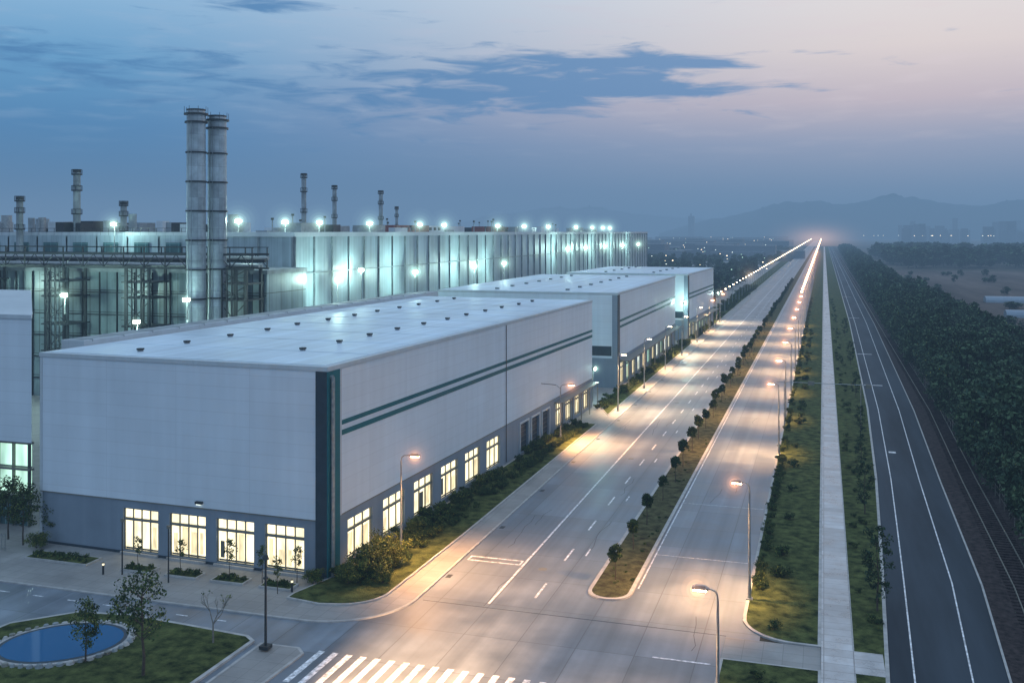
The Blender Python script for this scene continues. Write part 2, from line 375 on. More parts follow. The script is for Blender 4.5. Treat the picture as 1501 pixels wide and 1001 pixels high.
mb.box(-11.6,-11.0,-.3,-.05,4.75,4.95,'black'); mb.box(-11.5,-11.1,-.28,-.1,4.7,4.75,'win3')
mb.box(0,1.2,57.8,76.5,3.85,4.0,'frame')
for i in range(5): mb.box(1.05,1.15,58+4.5*i,58.1+4.5*i,0,3.85,'frame')
for row,x in enumerate((-19.5,-7)):
    y=3 if row==0 else 8
    while y<L-2:
        xx=x+random.uniform(-.2,.2)
        mb.box(xx-.15,xx+.15,y-.2,y+.2,H+.04,H+.18,'grey'); mb.box(xx-.21,xx+.21,y-.24,y+.24,H+.18,H+.32,'black'); y+=6.2
for i in range(1,10): mb.box(-W+.6,-.6,i*7.7,i*7.7+.08,H+.041,H+.06,'roofw')
mb.box(-W-2.6,-W-.08,5,L+6,0,H+.45,'wall2'); mb.box(-W-2.4,-W-.5,5.3,L+5.8,H+.45,H+.47,'grey')
for i in range(20): mb.box(-W-2.61,-W-.07,6+i*4,6.1+i*4,H+.3,H+.5,'grey')
mb.done((-35.3,66.7,0),R(-2))

def small_warehouse(name,loc,W,L,H,rz=0,green=False):
    mb=MB(name); zb=5.0
    ops=[(2+5.4*i,5.6+5.4*i,.4,4.0) for i in range(int((L-4)/5.4))]
    fo=[(-W+3+6*i,-W+7+6*i,.4,4) for i in range(int((W-5)/6))]
    facade(mb,'y',0,L,ops,0,0,zb,'base'); facade(mb,'x',-W,-.4,fo,0,0,zb,'base')
    mb.box(-W,-.41,.41,L,0,zb,'dark'); mb.box(-W,.0,-.04,L,zb,H-.35,'wall'); mb.box(-W-.06,.06,-.1,L+.06,H-.35,H,'wall2'); mb.box(-W+.4,-.4,.4,L-.4,H,H+.04,'roofw')
    for i,(a,b2,c,d) in enumerate(ops): window(mb,'y',a,b2,c,d,random.choice(['win','win','win2','win3']),npan=3)
    for (a,b2,c,d) in fo: window(mb,'x',a,b2,c,d,'win2' if green else 'win',npan=3)
    mb.box(-.9,.03,-.12,-.041,0,H-.36,'base'); mb.box(.003,.09,-.12,1.6,0,H-.36,'dark')
    for z0 in (10.9,9.9): mb.box(.003,.05,1.6,L,z0,z0+.4,'band')
    mb.box(0,1.6,2,L-1,4.3,4.5,'frame')
    for i in range(int(L/5.4)): mb.box(1.4,1.55,2+5.4*i,2.15+5.4*i,0,4.3,'frame')
    mb.box(-W,-1,-.09,-.041,5.4,7.0,'dark')
    for i in range(int(L/9)):
        for x in (-W*.7,-W*.3): mb.box(x-.3,x+.3,4+i*9,4.6+i*9,H+.04,H+.35,'grey')
    return mb.done(loc,rz)
small_warehouse('warehouse',(-32.6,162.6,0),32,67,15.85)
small_warehouse('warehouse',(-30.9,238.8,0),30,46,15.9,R(-1.5),True)

# ------------------------------------------------------------ big plant
mb=MB('factory_building')
PX,PY=-80,140
mb.box(-330,PX,PY,470,0,25.2,'plantw'); mb.box(-330.2,PX+.25,PY-.25,470.2,25.2,25.95,'wall2')
y=PY
while y<470: mb.box(PX+.003,PX+.32,y,y+.22,0,25.2,'grey'); y+=6.2
x=PX
while x>-140: mb.box(x-.3,x,PY-.3,PY-.003,0,25.2,'grey'); x-=6.2
mb.box(PX+.33,PX+.45,PY,470,19.2,19.4,'grey')
for i in range(70):
    y=PY+8+random.random()*300; x=PX-4-random.random()*60; w=random.uniform(1,5); d=random.uniform(1.5,7); h=random.uniform(.4,1.9)
    mb.box(x-w,x,y,y+d,25.95,25.95+h,random.choice(['grey','wall2','grey','black']))
for i in range(26):
    y=PY+8+random.random()*260; x=PX-3-random.random()*30; h=random.uniform(1,3.4); mb.tube((x,y,25.9),(x,y,25.9+h),.12,.1,'grey',6); mb.tube((x,y,25.9+h),(x,y,26+h+.3),.3,.3,'black',8)
for y0,y1,x0 in ((205,226,-92),(232,262,-96),(268,280,-90),(300,318,-94)):
    mb.box(x0-6,x0,y0,y1,25.95,27.5,'red' if y0!=232 else 'wall2')
    for i in range(4): mb.box(x0+.003,x0+.2,y0+1+i*3,y0+2.2+i*3,26.4,27.1,'black')
mb.done()
mb=MB('process_building')
mb.box(-230,-77.6,128,139.5,0,19.8,'grid'); mb.box(-230,-77.4,127.8,139.6,19.8,20.4,'grey')
x=-78
while x>-175: mb.box(x-.1,x,127.7,127.99,0,19.8,'black'); x-=3.2
for z in (3,6.4,9.8,13.2,16.6): mb.box(-230,-77.6,127.75,127.99,z,z+.12,'black')
mb.box(-230,-98,139.7,175,0,25.4,'plantw')
for i in range(40):
    x=-100-random.random()*80; y=141+random.random()*30; w=random.uniform(1,5); h=random.uniform(.6,2.8); mb.box(x-w,x,y,y+random.uniform(2,5),25.4,25.4+h,random.choice(['grey','black','wall2']))
for i in range(18):
    x=-100-random.random()*70; y=141+random.random()*20; r=random.uniform(.4,1.4); mb.tube((x,y,25.4),(x,y,27+random.random()*2.5),r,r,random.choice(['grey','steel','wall2']),14)
for i in range(60): 
    x=-99-i*1.6; mb.box(x-.06,x,139.75,139.81,25.4,26.6,'black')
mb.box(-200,-99,139.75,139.81,26.55,26.62,'black'); mb.box(-200,-99,139.75,139.81,26.0,26.06,'black')
for i in range(12):
    x=-100-i*6.2; mb.box(x-3.4,x-.6,139.4,139.69,22.0,24.2,'teal_glass')
mb.box(-200,-98,139.2,139.69,21.0,21.3,'black')
mb.done()
mb=MB('pipe_rack')
for yy in (122.6,126.6):
    mb.box(-170,-76.5,yy,yy+.25,22.6,22.9,'black'); mb.box(-170,-76.5,yy,yy+.25,20.6,20.85,'black')
    x=-76.7
    while x>-168:
        mb.tube((x,yy+.12,20.8),(x-1.8,yy+.12,22.7),.07,.07,'black',5); mb.tube((x-1.8,yy+.12,22.7),(x-3.6,yy+.12,20.8),.07,.07,'black',5); mb.box(x-.1,x,yy+.02,yy+.2,20.8,23.8,'black'); x-=3.6
    mb.box(-170,-76.5,yy+.05,yy+.15,23.7,23.8,'black')
for i,z in enumerate((21.2,21.2,21.9,22.2)):
    mb.tube((-170,123.4+i*.8,z),(-76,123.4+i*.8,z),.28,.28,random.choice(['grey','black','steel']),8)
for x in (-77.8,-82,-94,-98,-108.5,-112.5,-124,-128,-142):
    for yy in (122.7,126.5):
        mb.box(x-.2,x+.2,yy,yy+.3,0,20.6,'black')
for x in (-80,-96,-110.5,-126):
    for zz in (4,8,12,16.2,18.5):
        mb.box(x-2.4,x+2.4,122.3,127.2,zz,zz+.2,'black'); mb.box(x-2.4,x+2.4,122.3,122.36,zz+1,zz+1.08,'black')
        mb.tube((x-2,122.8,zz),(x+2,122.8,zz+3.8 if zz<16 else zz+2),.07,.07,'black',5); mb.tube((x+2,122.8,zz),(x-2,122.8,zz+3.8 if zz<16 else zz+2),.07,.07,'black',5)
    for k in range(4): mb.tube((x-1.3+k*.8,122.2,0),(x-1.3+k*.8,122.2,20.7),.13,.13,'black',7)
mb.done()
def stack(name,x,y,h,r,k='stack',rings=True,z0=0,n=28):
    mb=MB(name); mb.tube((0,0,z0),(0,0,h),r*1.06,r,k,n)
    if rings:
        z=16.5
        while z<h-3:
            mb.tube((0,0,z),(0,0,z+.22),r*1.14,r*1.14,'black',n); z+=4.1
        mb.tube((0,0,h-1.2),(0,0,h-.95),r*1.22,r*1.22,'black',n); mb.tube((0,0,h-.05),(0,0,h+.18),r*1.3,r*1.3,'black',n)
        mb.tube((0,0,h+.18),(0,0,h+.6),r*.95,r*.9,k,n); mb.tube((0,0,h+.6),(0,0,h+.75),r*1.0,r*1.0,'black',n)
        for i in range(8):
            a=i*math.pi/4; mb.tube((r*1.25*math.cos(a),r*1.25*math.sin(a),h+.1),(r*1.25*math.cos(a),r*1.25*math.sin(a),h+1.1),.03,.03,'black',4)
        for dx in (-.25,.25): mb.box(dx-.03,dx+.03,-r*1.2,-r*1.16,z0,h-1,'grey')
    else:
        for f in (.55,.8,.97): 
            zz=z0+(h-z0)*f; mb.tube((0,0,zz),(0,0,zz+.2),r*1.5,r*1.5,'black',12); mb.tube((0,0,zz+.9),(0,0,zz+.96),r*1.5,r*1.5,'black',12)
            for i in range(6):
                a=i*math.pi/3; mb.tube((r*1.5*math.cos(a),r*1.5*math.sin(a),zz),(r*1.5*math.cos(a),r*1.5*math.sin(a),zz+.95),.05,.05,'black',4)
        mb.tube((0,0,h),(0,0,h+.5),r*1.2,r*1.2,'black',12)
    return mb.done((x,y,0))
stack('chimney',-84.0,120,42.4,1.28); stack('chimney',-82.6,123.0,41.8,1.28)
def wp(az,d): return (d*math.sin(R(az)),d*math.cos(R(az)))
for az,rg,h,r in ((-29.2,230,38.7,.55),(-27.5,250,37,.52),(-24.9,280,37,.56),(-24.0,300,33,.42),(-41.0,190,36.4,.6),(-38.7,195,31,.55),(-43.7,190,31.5,.55)):
    x,y=wp(az,rg); stack('flue_stack',x,y,h,r,'grey',False,20,12)
mb=MB('glazed_hall'); HX=-65.9
fp=[(-120,70.3),(HX,70.3),(-67.6,72.1),(-94,100),(-120,100)]
mb.prism(fp,7.6,18.4,'wall'); mb.prism([(-120.1,70.2),(HX+.1,70.2),(-67.5,72.1),(-93.9,100.1),(-120.1,100.1)],18.4,18.75,'wall2')
mb.prism([(-120,71),(HX-.6,71),(-68,72.1),(-94.3,99.9),(-120,99.9)],0,7.6,'grey')
for z0,z1 in ((5.4,7.4),(3.1,5.0)): mb.box(-119,HX-.6,70.85,70.98,z0,z1,'win2')
x=HX-.5
while x>-119: mb.box(x-.08,x,70.45,70.8,.2,7.6,'frame'); x-=1.7
for z in (2.8,5.1,7.4): mb.box(-119,HX-.3,70.4,70.9,z,z+.18,'frame')
mb.box(-119,HX-.7,70.85,70.99,0,2.8,'teal_glass')
mb.done()
mb=MB('fence')
x=-63.5
while x>-100: mb.box(x-.04,x,64.9,64.94,.12,1.5,'steel'); x-=.35
mb.box(-100,-63.5,64.95,65,1.3,1.36,'steel'); mb.box(-100,-63.5,64.95,65,.3,.36,'steel'); mb.done()

# ------------------------------------------------------------ lamps
bpy.ops.mesh.primitive_ico_sphere_add(subdivisions=3,radius=1); o=bpy.context.object; me0=o.data; bpy.data.objects.remove(o)
HC={}
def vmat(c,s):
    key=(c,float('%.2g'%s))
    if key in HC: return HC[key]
    m=bpy.data.materials.new('glare_volume'); m.use_nodes=True; t=m.node_tree; n=t.nodes; n.remove(n['Principled BSDF'])
    e=n.new('ShaderNodeEmission'); e.inputs[0].default_value=(*c,1); e.inputs[1].default_value=key[1]; t.links.new(e.outputs[0],n['Material Output'].inputs['Volume'])  # volume emits by itself to imitate glare around a lamp
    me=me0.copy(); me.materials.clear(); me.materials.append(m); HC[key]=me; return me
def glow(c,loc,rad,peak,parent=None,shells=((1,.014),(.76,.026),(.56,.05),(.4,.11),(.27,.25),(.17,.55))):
    """lamp glare imitated by nested self-emitting volumes, stronger toward the lamp"""
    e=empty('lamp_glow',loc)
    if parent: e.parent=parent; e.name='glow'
    for f,w in shells: inst('glare_shell',vmat(c,peak*w/(2*f*rad)),(0,0,0),0,rad*f,parent=e)
CO=(1,.42,.16); CW=(1,.72,.45); CG=(.62,1,.85)
def lamp_mesh(h,arm,lens,double=False):
    mb=MB('street_lamp'); mb.box(-.22,.22,-.22,.22,.1,.22,'steel'); mb.tube((0,0,.2),(0,0,1.1),.13,.12,'steel',10); mb.tube((0,0,1.1),(0,0,h-.5),.10,.06,'steel',10)
    pts=[(0,0,h-.5),(.06*arm,0,h-.22),(.3*arm,0,h-.04),(arm,0,h+.05)]
    for a,b2 in zip(pts,pts[1:]): mb.tube(a,b2,.05,.045,'steel',8)
    mb.box(arm-.05,arm+.75,-.17,.17,h-.02,h+.1,'steel'); mb.box(arm+.1,arm+.6,-.12,.12,h+.1,h+.17,'steel')
    mb.box(arm+.05,arm+.7,-.15,.15,h-.10,h-.021,lens)
    if double:
        mb.tube((0,0,h-.5),(-.6,0,h-.1),.04,.04,'steel',8); mb.tube((-.6,0,h-.1),(-4.6,0,h+.1),.04,.03,'black',8); mb.box(-5.2,-4.5,-.15,.15,h,h+.2,'black')
    return mb.mesh()
LM=lamp_mesh(8.3,.5,'lampw'); LO=lamp_mesh(8.6,.8,'lampo'); LD=lamp_mesh(7.2,1.0,'lampo',True)
def street_lamp(me,x,y,h,rz,power,c=(1,.52,.21),hc=CO,hr=1.0,arm=.9,peak=1.1,tilt=0):
    o=inst('street_lamp',me,(x,y,0),rz)
    if power:
        ld=bpy.data.lights.new('bulb','SPOT'); ld.energy=power; ld.color=c; ld.spot_size=R(120); ld.spot_blend=1; ld.shadow_soft_size=.18
        lo=bpy.data.objects.new('bulb',ld); col.objects.link(lo); lo.parent=o; lo.location=(arm,0,h-.2); lo.rotation_euler=(0,R(-tilt),0)
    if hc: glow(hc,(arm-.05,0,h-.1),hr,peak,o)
    return o
for i,y in enumerate([50,72,120,142,166,190,214,238,262,286]):
    street_lamp(LM,-5.0,y,8.3,R(180),18000 if y<240 else 13000,hr=round(1.5+y/130,1),arm=1.1,tilt=22)
street_lamp(LO,-31.5,71.6,8.6,0,18000,c=(1,.48,.18),hr=2.2,arm=1.2,tilt=18)
street_lamp(LD,-31.0,119,7.2,0,28000,c=(1,.48,.18),hr=2.6,arm=1.3,tilt=28)
for y in [142,164,187,210,236,262,290]: street_lamp(LM,-28.4,y,8.3,0,24000,c=(1,.6,.3),hc=None if y<250 else CO,hr=2.5,arm=1.0,tilt=20)
o=street_lamp(LM,-24.5,30,8.3,0,0,hc=None)  # unseen lamp, added to throw a warm pool on the crossing
ld=bpy.data.lights.new('bulb','SPOT'); ld.energy=600000; ld.color=(1,.54,.24); ld.spot_size=R(30); ld.spot_blend=1; ld.shadow_soft_size=.2
lo=bpy.data.objects.new('bulb',ld); col.objects.link(lo); lo.parent=o; lo.location=(.9,0,8.0); lo.rotation_euler=(R(69),0,R(-2))
mb=MB('lamp_post'); mb.tube((0,0,0),(0,0,5.6),.09,.06,'black',8); mb.box(-.3,.3,-.3,.3,.1,.3,'black'); mb.tube((0,0,5.6),(0,0,5.9),.22,.12,'black',10); mb.tube((0,0,4.4),(0,0,4.5),.16,.16,'black',8); mb.done((-33,54.3,.13))
for x,y in ((-50.6,63),(-46.2,62.6)):
    mb=MB('lamp_post'); mb.tube((0,0,0),(0,0,4),.06,.04,'black',8); mb.tube((0,0,4),(0,0,4.25),.14,.14,'frame',8); mb.done((x,y,.12))
for x,y in ((-52,62.6),(-36.5,63.6)):
    mb=MB('bollard_light'); mb.tube((0,0,0),(0,0,.7),.08,.08,'black',8); mb.tube((0,0,.7),(0,0,.85),.08,.08,'win',8); mb.tube((0,0,.85),(0,0,.9),.1,.1,'black',8); mb.done((x,y,.12))
mb=MB('distant_street_lamps')
y=305
while y<2600:
    mb.tube((-5,y,0),(-5,y,8.6),.08,.05,'steel',5); s=.25+y/2600*.45; mb.box(-6.2-s,-6.2+s,y-s,y+s,8.2,8.2+s*1.3,'lampf'); y+=12+ y/110
y=300  # close-packed left row stands in for vehicle light trails
while y<2600:
    mb.tube((-30.5,y,0),(-30.5,y,8.6),.08,.05,'steel',5); s=.16+y/2600*.35; mb.box(-29-s,-29+s,y-s,y+s,8.2,8.2+s*1.3,'lampfw'); y+=11+y/110
mb.done()
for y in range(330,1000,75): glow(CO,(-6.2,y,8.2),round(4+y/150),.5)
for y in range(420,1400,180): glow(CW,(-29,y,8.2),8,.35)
m=bpy.data.materials.new('glare_volume'); m.use_nodes=True; t=m.node_tree; n=t.nodes; l=t.links; n.remove(n['Principled BSDF'])
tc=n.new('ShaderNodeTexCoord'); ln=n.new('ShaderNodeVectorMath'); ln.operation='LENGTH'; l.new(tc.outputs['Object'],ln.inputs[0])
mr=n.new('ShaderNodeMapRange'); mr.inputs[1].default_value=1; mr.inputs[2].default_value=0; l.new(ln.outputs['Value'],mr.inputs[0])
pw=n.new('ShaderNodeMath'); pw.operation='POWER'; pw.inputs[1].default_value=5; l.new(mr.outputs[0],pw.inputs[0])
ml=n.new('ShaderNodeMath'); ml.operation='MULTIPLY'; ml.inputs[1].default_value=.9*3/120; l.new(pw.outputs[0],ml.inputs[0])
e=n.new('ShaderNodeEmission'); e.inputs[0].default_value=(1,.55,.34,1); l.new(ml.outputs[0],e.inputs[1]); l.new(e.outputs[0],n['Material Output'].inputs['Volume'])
me=me0.copy(); me.materials.clear(); me.materials.append(m); inst('lamp_glow',me,(-12,1900,14),0,(150,120,60))  # added self-glowing ellipsoid imitates bloom over the far end of the road
def flood(x,y,z0,z1,power,hr,facing=0,peak=1.9,off=1.1):
    mb=MB('floodlight'); mb.tube((0,0,z0),(0,0,z1),.1,.07,'steel',7)
    mb.box(-.05,.35,-.5,.5,z1,z1+.5,'black'); mb.box(.36,.42,-.45,.45,z1+.05,z1+.45,'lampg')
    o=mb.done((x,y,0),facing)
    if power:
        ld=bpy.data.lights.new('bulb','POINT'); ld.energy=power; ld.color=(.62,.98,.86); ld.shadow_soft_size=.3
        lo=bpy.data.objects.new('bulb',ld); col.objects.link(lo); lo.parent=o; lo.location=(off,0,z1+.3)
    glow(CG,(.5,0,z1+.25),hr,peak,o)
for y,p in ((146,3600),(178,3600),(212,3600),(234,3600),(298,3800),(322,3000),(352,3800),(385,3800),(420,3000)):
    flood(PX+4.6,y,0,18 if y<290 else 20.5,p,round(3.2+y/190,1),facing=R(-60))
for az,rg in ((-31.8,150),(-28.4,160),(-26.6,170),(-25.4,190),(-22.7,215),(-21.3,232),(-18.1,262),(-16.5,285),(-15.2,310),(-13.5,345),(-12.7,370),(-12.2,395),(-11.8,420)):
    x,y=wp(az,rg); 
    flood(min(x,PX-2),y,25.9,27.3,0 if rg%2 else 700,round(2+rg/130,1),facing=R(-60))
flood(-112,137.5,20.4,27.0,1500,2.8,facing=R(-70))
flood(-106,119.5,14,16.5,4000,2,facing=R(-70)); flood(-83,116.5,14,16.5,900,1.5,facing=R(-70)); flood(-78,160,0,19,1500,2,facing=R(-70)); flood(-93,119,10,13,3000,1.2,facing=R(-70)); flood(-126,120,10,17,4500,1.6,facing=R(-70))  # last two are added to brighten the process building's panels
flood(-33.5,148,0,5,900,1.3); flood(-31.6,236,0,9,1600,1.6); flood(-29.5,292,0,8,1500,1.6)
mb=MB('overhead_gantry'); mb.tube((4.6,0,0),(4.6,0,6.3),.07,.05,'steel',8); mb.tube((-5,0,0),(-5,0,6.3),.07,.05,'steel',8); mb.tube((-6.5,0,6.1),(6,0,6.1),.04,.04,'steel',8); mb.box(5.2,5.9,-.1,.1,5.7,6.2,'frame'); mb.box(-2,-1.2,-.1,.1,5.8,6.3,'frame'); mb.done((0,137,0))

# ------------------------------------------------------------ vegetation
T1=tree_mesh('median_tree',2.9,.55,1.75,24,60,.10,.05,w=(.5,.4,.1),clr=.5)
T1b=tree_mesh('median_tree',2.7,.5,1.75,20,60,.10,.05,w=(.6,.35,.05),clr=.5)
y=73
while y<520:
    inst('small_tree',random.choice([T1,T1b]),(-14.9+random.uniform(-.25,.25),y,.14),random.uniform(0,6),random.uniform(.85,1.1)); y+=7.6+random.uniform(-.8,.8)
SH=[shrub_mesh('shrub',.6,.9,14,60,.075),shrub_mesh('shrub',.6,.8,12,60,.075,w=(.6,.35,.05)),shrub_mesh('shrub',.6,1,14,60,.075,w=(.2,.4,.4))]
def scatter(name,fn,n,zs,smin,smax,ch=SH):
    e=empty(name)
    for i in range(n):
        x,y=fn(); inst('shrub_%d'%i,random.choice(ch),(x,y,zs),random.uniform(0,6),random.uniform(smin,smax),parent=e)
def f1():
    y=66+random.random()**1.2*64; w=(131-y)/67
    return (-31.2+ (y-67)*.02-random.random()**.8*(.6+2.2*max(w,.1)),y)
scatter('hedge',f1,260,.2,.3,.8)
def f1b(): 
    y=67+random.random()*62; return (-34.6+ (y-67)*.035+random.random()*.9,y)
scatter('hedge',f1b,90,.24,.5,1.2)
scatter('hedge',lambda:(-29.9-random.random()*1.9,141+random.random()*95),160,.24,.4,1.1)
scatter('hedge',lambda:(-29.6-random.random()*5,241+random.random()*240),260,.24,.7,2.0)
scatter('hedge',lambda:(-4.8+random.random()*.5,74+random.random()**1.4*330),300,.13,.3,.7,SH[:2])
scatter('verge_shrubs',lambda:(-3.1+random.uniform(-.2,.2),67+int(random.random()*40)*5.2),36,.13,.6,1.1,SH[:2])
scatter('median_planting',lambda:(-14.7+random.uniform(-1.1,1.1),71+random.random()**1.3*330),80,.1,.12,.28)
scatter('verge_shrubs',lambda:(2.4+random.random()*1.4,70+random.random()**1.3*330),90,.1,.25,.7,SH[:2])
scatter('verge_shrubs',lambda:(-5+random.random()*4,45+random.random()*15),14,.13,.4,.7,SH[:2])
big=shrub_mesh('bush',1.3,2.4,34,90,.09,w=(.1,.35,.55))
for x,y,s in ((-32.4,68,1.15),(-31.6,70.8,.8),(-33.3,66.0,.7),(-33.6,73,.8),(-30.9,67,.5),(-33.4,79,.6)): inst('bush',big,(x,y,.2),random.random()*6,s)
inst('bush',big,(-35.9,65.6,.1),0,.5); inst('bush',big,(-61.5,66.2,.1),0,.6)
tb=tree_mesh('tree',6,2.0,2.6,34,46,.10,.10,w=(.35,.5,.15),clr=.3,limbs=14)
tc_=tree_mesh('tree',3.6,1.05,1.3,26,60,.08,.06,w=(.3,.5,.2),clr=.36,limbs=8)
inst('tree',tb,(-37.9,49.0,.16),1,1.0); inst('tree',tc_,(-42.4,49.5,.16),2,1.0)
tl=tree_mesh('tree',5.2,1.4,1.9,30,60,.11,.08,w=(.4,.45,.15),clr=.33,limbs=9)
for x,y,s in ((-63.2,66.5,.95),(-65.6,67.4,1.0),(-61.6,68.0,.6)): inst('tree',tl,(x,y,.12),random.random()*6,s)
def bare(name,loc,h,seed,leaves=0):
    rd=random.Random(seed); mb=MB(name); tips=[]
    def br(p,d,l,r,dep):
        q=p+d*l; mb.tube(p,q,r,r*.65,'palebark',5,False)
        if dep==0: tips.append(q); return
        for _ in range(3 if dep>1 else 2):
            nd=(d+Vector((rd.uniform(-.7,.7),rd.uniform(-.7,.7),rd.uniform(-.1,.45)))).normalized(); br(q,nd,l*rd.uniform(.55,.8),r*.6,dep-1)
    br(Vector((0,0,0)),Vector((0,0,1)),h*.33,.07,4)
    if leaves:
        tt=random.sample(tips,min(len(tips),leaves)); addleaves(mb,clumps([tuple(t) for t in tt],[.18]*len(tt),8,.07),('leafm','leafl'),(.6,.4))
    mb.done(loc)
bare('bare_tree',(-36.7,54.2,.16),3.5,3,6)
st=tree_mesh('sapling',2.6,.4,1.3,14,24,.07,.03,w=(.3,.4,.3),clr=.5)
for x,y in ((-50.2,64.3),(-46.4,64.3),(-42.2,64.4),(-39.3,64.2),(-37.2,62.8),(-36.9,65)): inst('sapling',st,(x,y,.2),random.random()*6,random.uniform(.8,1.2))
td=tree_mesh('tree',5.8,1.1,1.2,34,44,.10,.07,keys=('leafd','pine','leafm'),w=(.5,.35,.15),clr=.36)
for x,y,s in ((3.5,72.5,1),(3.6,97,.85),(3.9,116,.65),(4.4,133,.7),(4.8,165,.7),(5,205,.8),(5,260,.8)): inst('tree',td,(x,y,.1),random.random()*6,s)
PN=[tree_mesh('pine',8,2.3,1.6,50,30,.30,.13,'palebark',('pine','pine2','leafd'),(.4,.42,.18),clr=.36) for _ in range(4)]
PF=[tree_mesh('pine',8,2.5,1.6,26,14,.62,.13,'palebark',('pine','pine2','leafd'),(.45,.35,.2),clr=.4,limbs=3) for _ in range(3)]
e=empty('pine_forest'); k=0
y=48
while y<1500:
    step=3.3 if y<400 else 5
    P=PN if y<320 else PF
    for c in range(5 if y<400 else 4):
        x=17.2+c*3.7+random.uniform(-1,1)+max(0,(y-300))*.004
        s=random.uniform(.68,1.18)*(1 if c else .9); s*= .85 if y<110 else 1
        inst('pine_%d'%k,P[k%len(P)],(x,y+random.uniform(-1.3,1.3),0),random.random()*6.28,s,parent=e); k+=1
    y+=step
e=empty('distant_woods')
for i in range(620):
    y=random.uniform(760,1150); x=random.uniform(48,520)
    inst('pine_d%d'%i,PF[i%3],(x,y,0),random.random()*6,(3.2,3.2,random.uniform(1.4,1.9)),parent=e)
for i in range(520):
    y=random.uniform(330,1500); x=-39-random.random()*(y-250)*.25
    inst('tree_d%d'%i,PF[i%3],(x,y,0),random.random()*6,(1.3,1.3,random.uniform(.6,1.0)),parent=e)
e=empty('field_hedgerow')
for i in range(110):
    y=random.choice([300,372,452,560,640])+random.uniform(-2,2); x=random.uniform(40,230)
    inst('bush_%d'%i,PF[i%3],(x,y,0),random.random()*6,(.8,.8,random.uniform(.25,.5)),parent=e)
mb=MB('fence')
y=50
while y<420: mb.box(16.0,16.08,y,y+.08,0,2.0,'palebark'); y+=2.6
for z in (.7,1.3,1.9): mb.box(16.03,16.05,50,420,z,z+.02,'frame')
mb.done()
for (x,y,w,d) in ((57,405,60,7),(53,336,45,6),(75,360,40,6)):
    mb=MB('greenhouse'); n=8
    for i in range(n):
        a0=math.pi*i/n;a1=math.pi*(i+1)/n
        mb.add([(0,-math.cos(a0)*d/2,math.sin(a0)*2.2),(w,-math.cos(a0)*d/2,math.sin(a0)*2.2),(w,-math.cos(a1)*d/2,math.sin(a1)*2.2),(0,-math.cos(a1)*d/2,math.sin(a1)*2.2)],[(0,1,2,3)],'base')
    mb.add([(0,-math.cos(math.pi*i/n)*d/2,math.sin(math.pi*i/n)*2.2) for i in range(n+1)],[tuple(range(n+1))],'base'); mb.done((x,y,0))
mb=MB('distant_town')
for i in range(60):
    az=random.choice([4.6,6.3,8.6,9.6,12])+random.gauss(0,.55); rg=random.uniform(2100,3000); x,y=wp(az,rg); w=random.uniform(9,20); h=random.uniform(20,34)+(random.random()**3)*30
    mb.box(x-w/2,x+w/2,y,y+16,0,h,'farb')
for i in range(120):
    az=random.uniform(-17,-2.5); rg=random.uniform(900,2600); x,y=wp(az,rg); w=random.uniform(20,70); h=random.uniform(6,16)
    mb.box(x-w/2,x+w/2,y,y+30,0,h,'farb')
x,y=wp(-7.2,3200); mb.box(x-9,x+9,y,y+20,0,76,'farb'); mb.box(x-2,x+2,y,y+4,76,84,'farb')
for i in range(190):
    az=random.uniform(-14,-2.6); rg=random.uniform(450,2400); x,y=wp(az,rg); s=.16+rg/4800; z=random.uniform(6,14); mb.box(x-s,x+s,y-s,y+s,z,z+s,random.choice(['dot','win3','dot','win3','win','win2']))
for i in range(22):
    az=random.uniform(2,10); rg=random.uniform(1500,1690); x,y=wp(az,rg); s=.25+rg/5200; mb.box(x-s,x+s,y-s,y+s,20,20+s,random.choice(['win3','win','dot']))
mb.done()
def ridge(name,tab,R0,depth,seed):
    rd=np.random.default_rng(seed); azs=np.linspace(tab[0][0],tab[-1][0],220); hs=np.interp(azs,[t[0] for t in tab],[t[1] for t in tab])
    nz=sum(np.interp(azs,np.linspace(azs[0],azs[-1],n),rd.normal(size=n))*a for n,a in ((18,.045),(50,.02),(120,.012)))
    hs=hs*(1+nz); prof=[(0,0),(.2,.3),(.4,.62),(.6,.86),(.8,1),(1.0,.9),(1.5,.3)]; v=[];f=[]
    for j,(dd,hh) in enumerate(prof):
        for a,h in zip(azs,hs):
            rr=R0+depth*(dd-.8)+rd.normal()*20; v.append((rr*math.sin(R(a)),rr*math.cos(R(a)),max(-1,h*hh*(1+.06*rd.normal()*(hh<1)))))
    n=len(azs)
    for j in range(len(prof)-1):
        for i in range(n-1): f.append((j*n+i,j*n+i+1,(j+1)*n+i+1,(j+1)*n+i))
    me=bpy.data.meshes.new(name); me.from_pydata(v,[],f); me.materials.append(M['hill']); o=bpy.data.objects.new(name,me); col.objects.link(o)
    me.polygons.foreach_set('use_smooth',[True]*len(f))
ridge('hills',[(-9,20),(-7.2,60),(-5.4,95),(-2.8,146),(-.7,158),(.8,146),(1.9,160),(3.6,186),(5,166),(6.6,140),(7.9,136),(9.1,150),(11,158),(14,140),(20,60)],4600,1200,1)
ridge('hills',[(-24,20),(-19,120),(-15.5,180),(-13,190),(-10.5,150),(-8,120),(-4,90)],6600,1200,2)

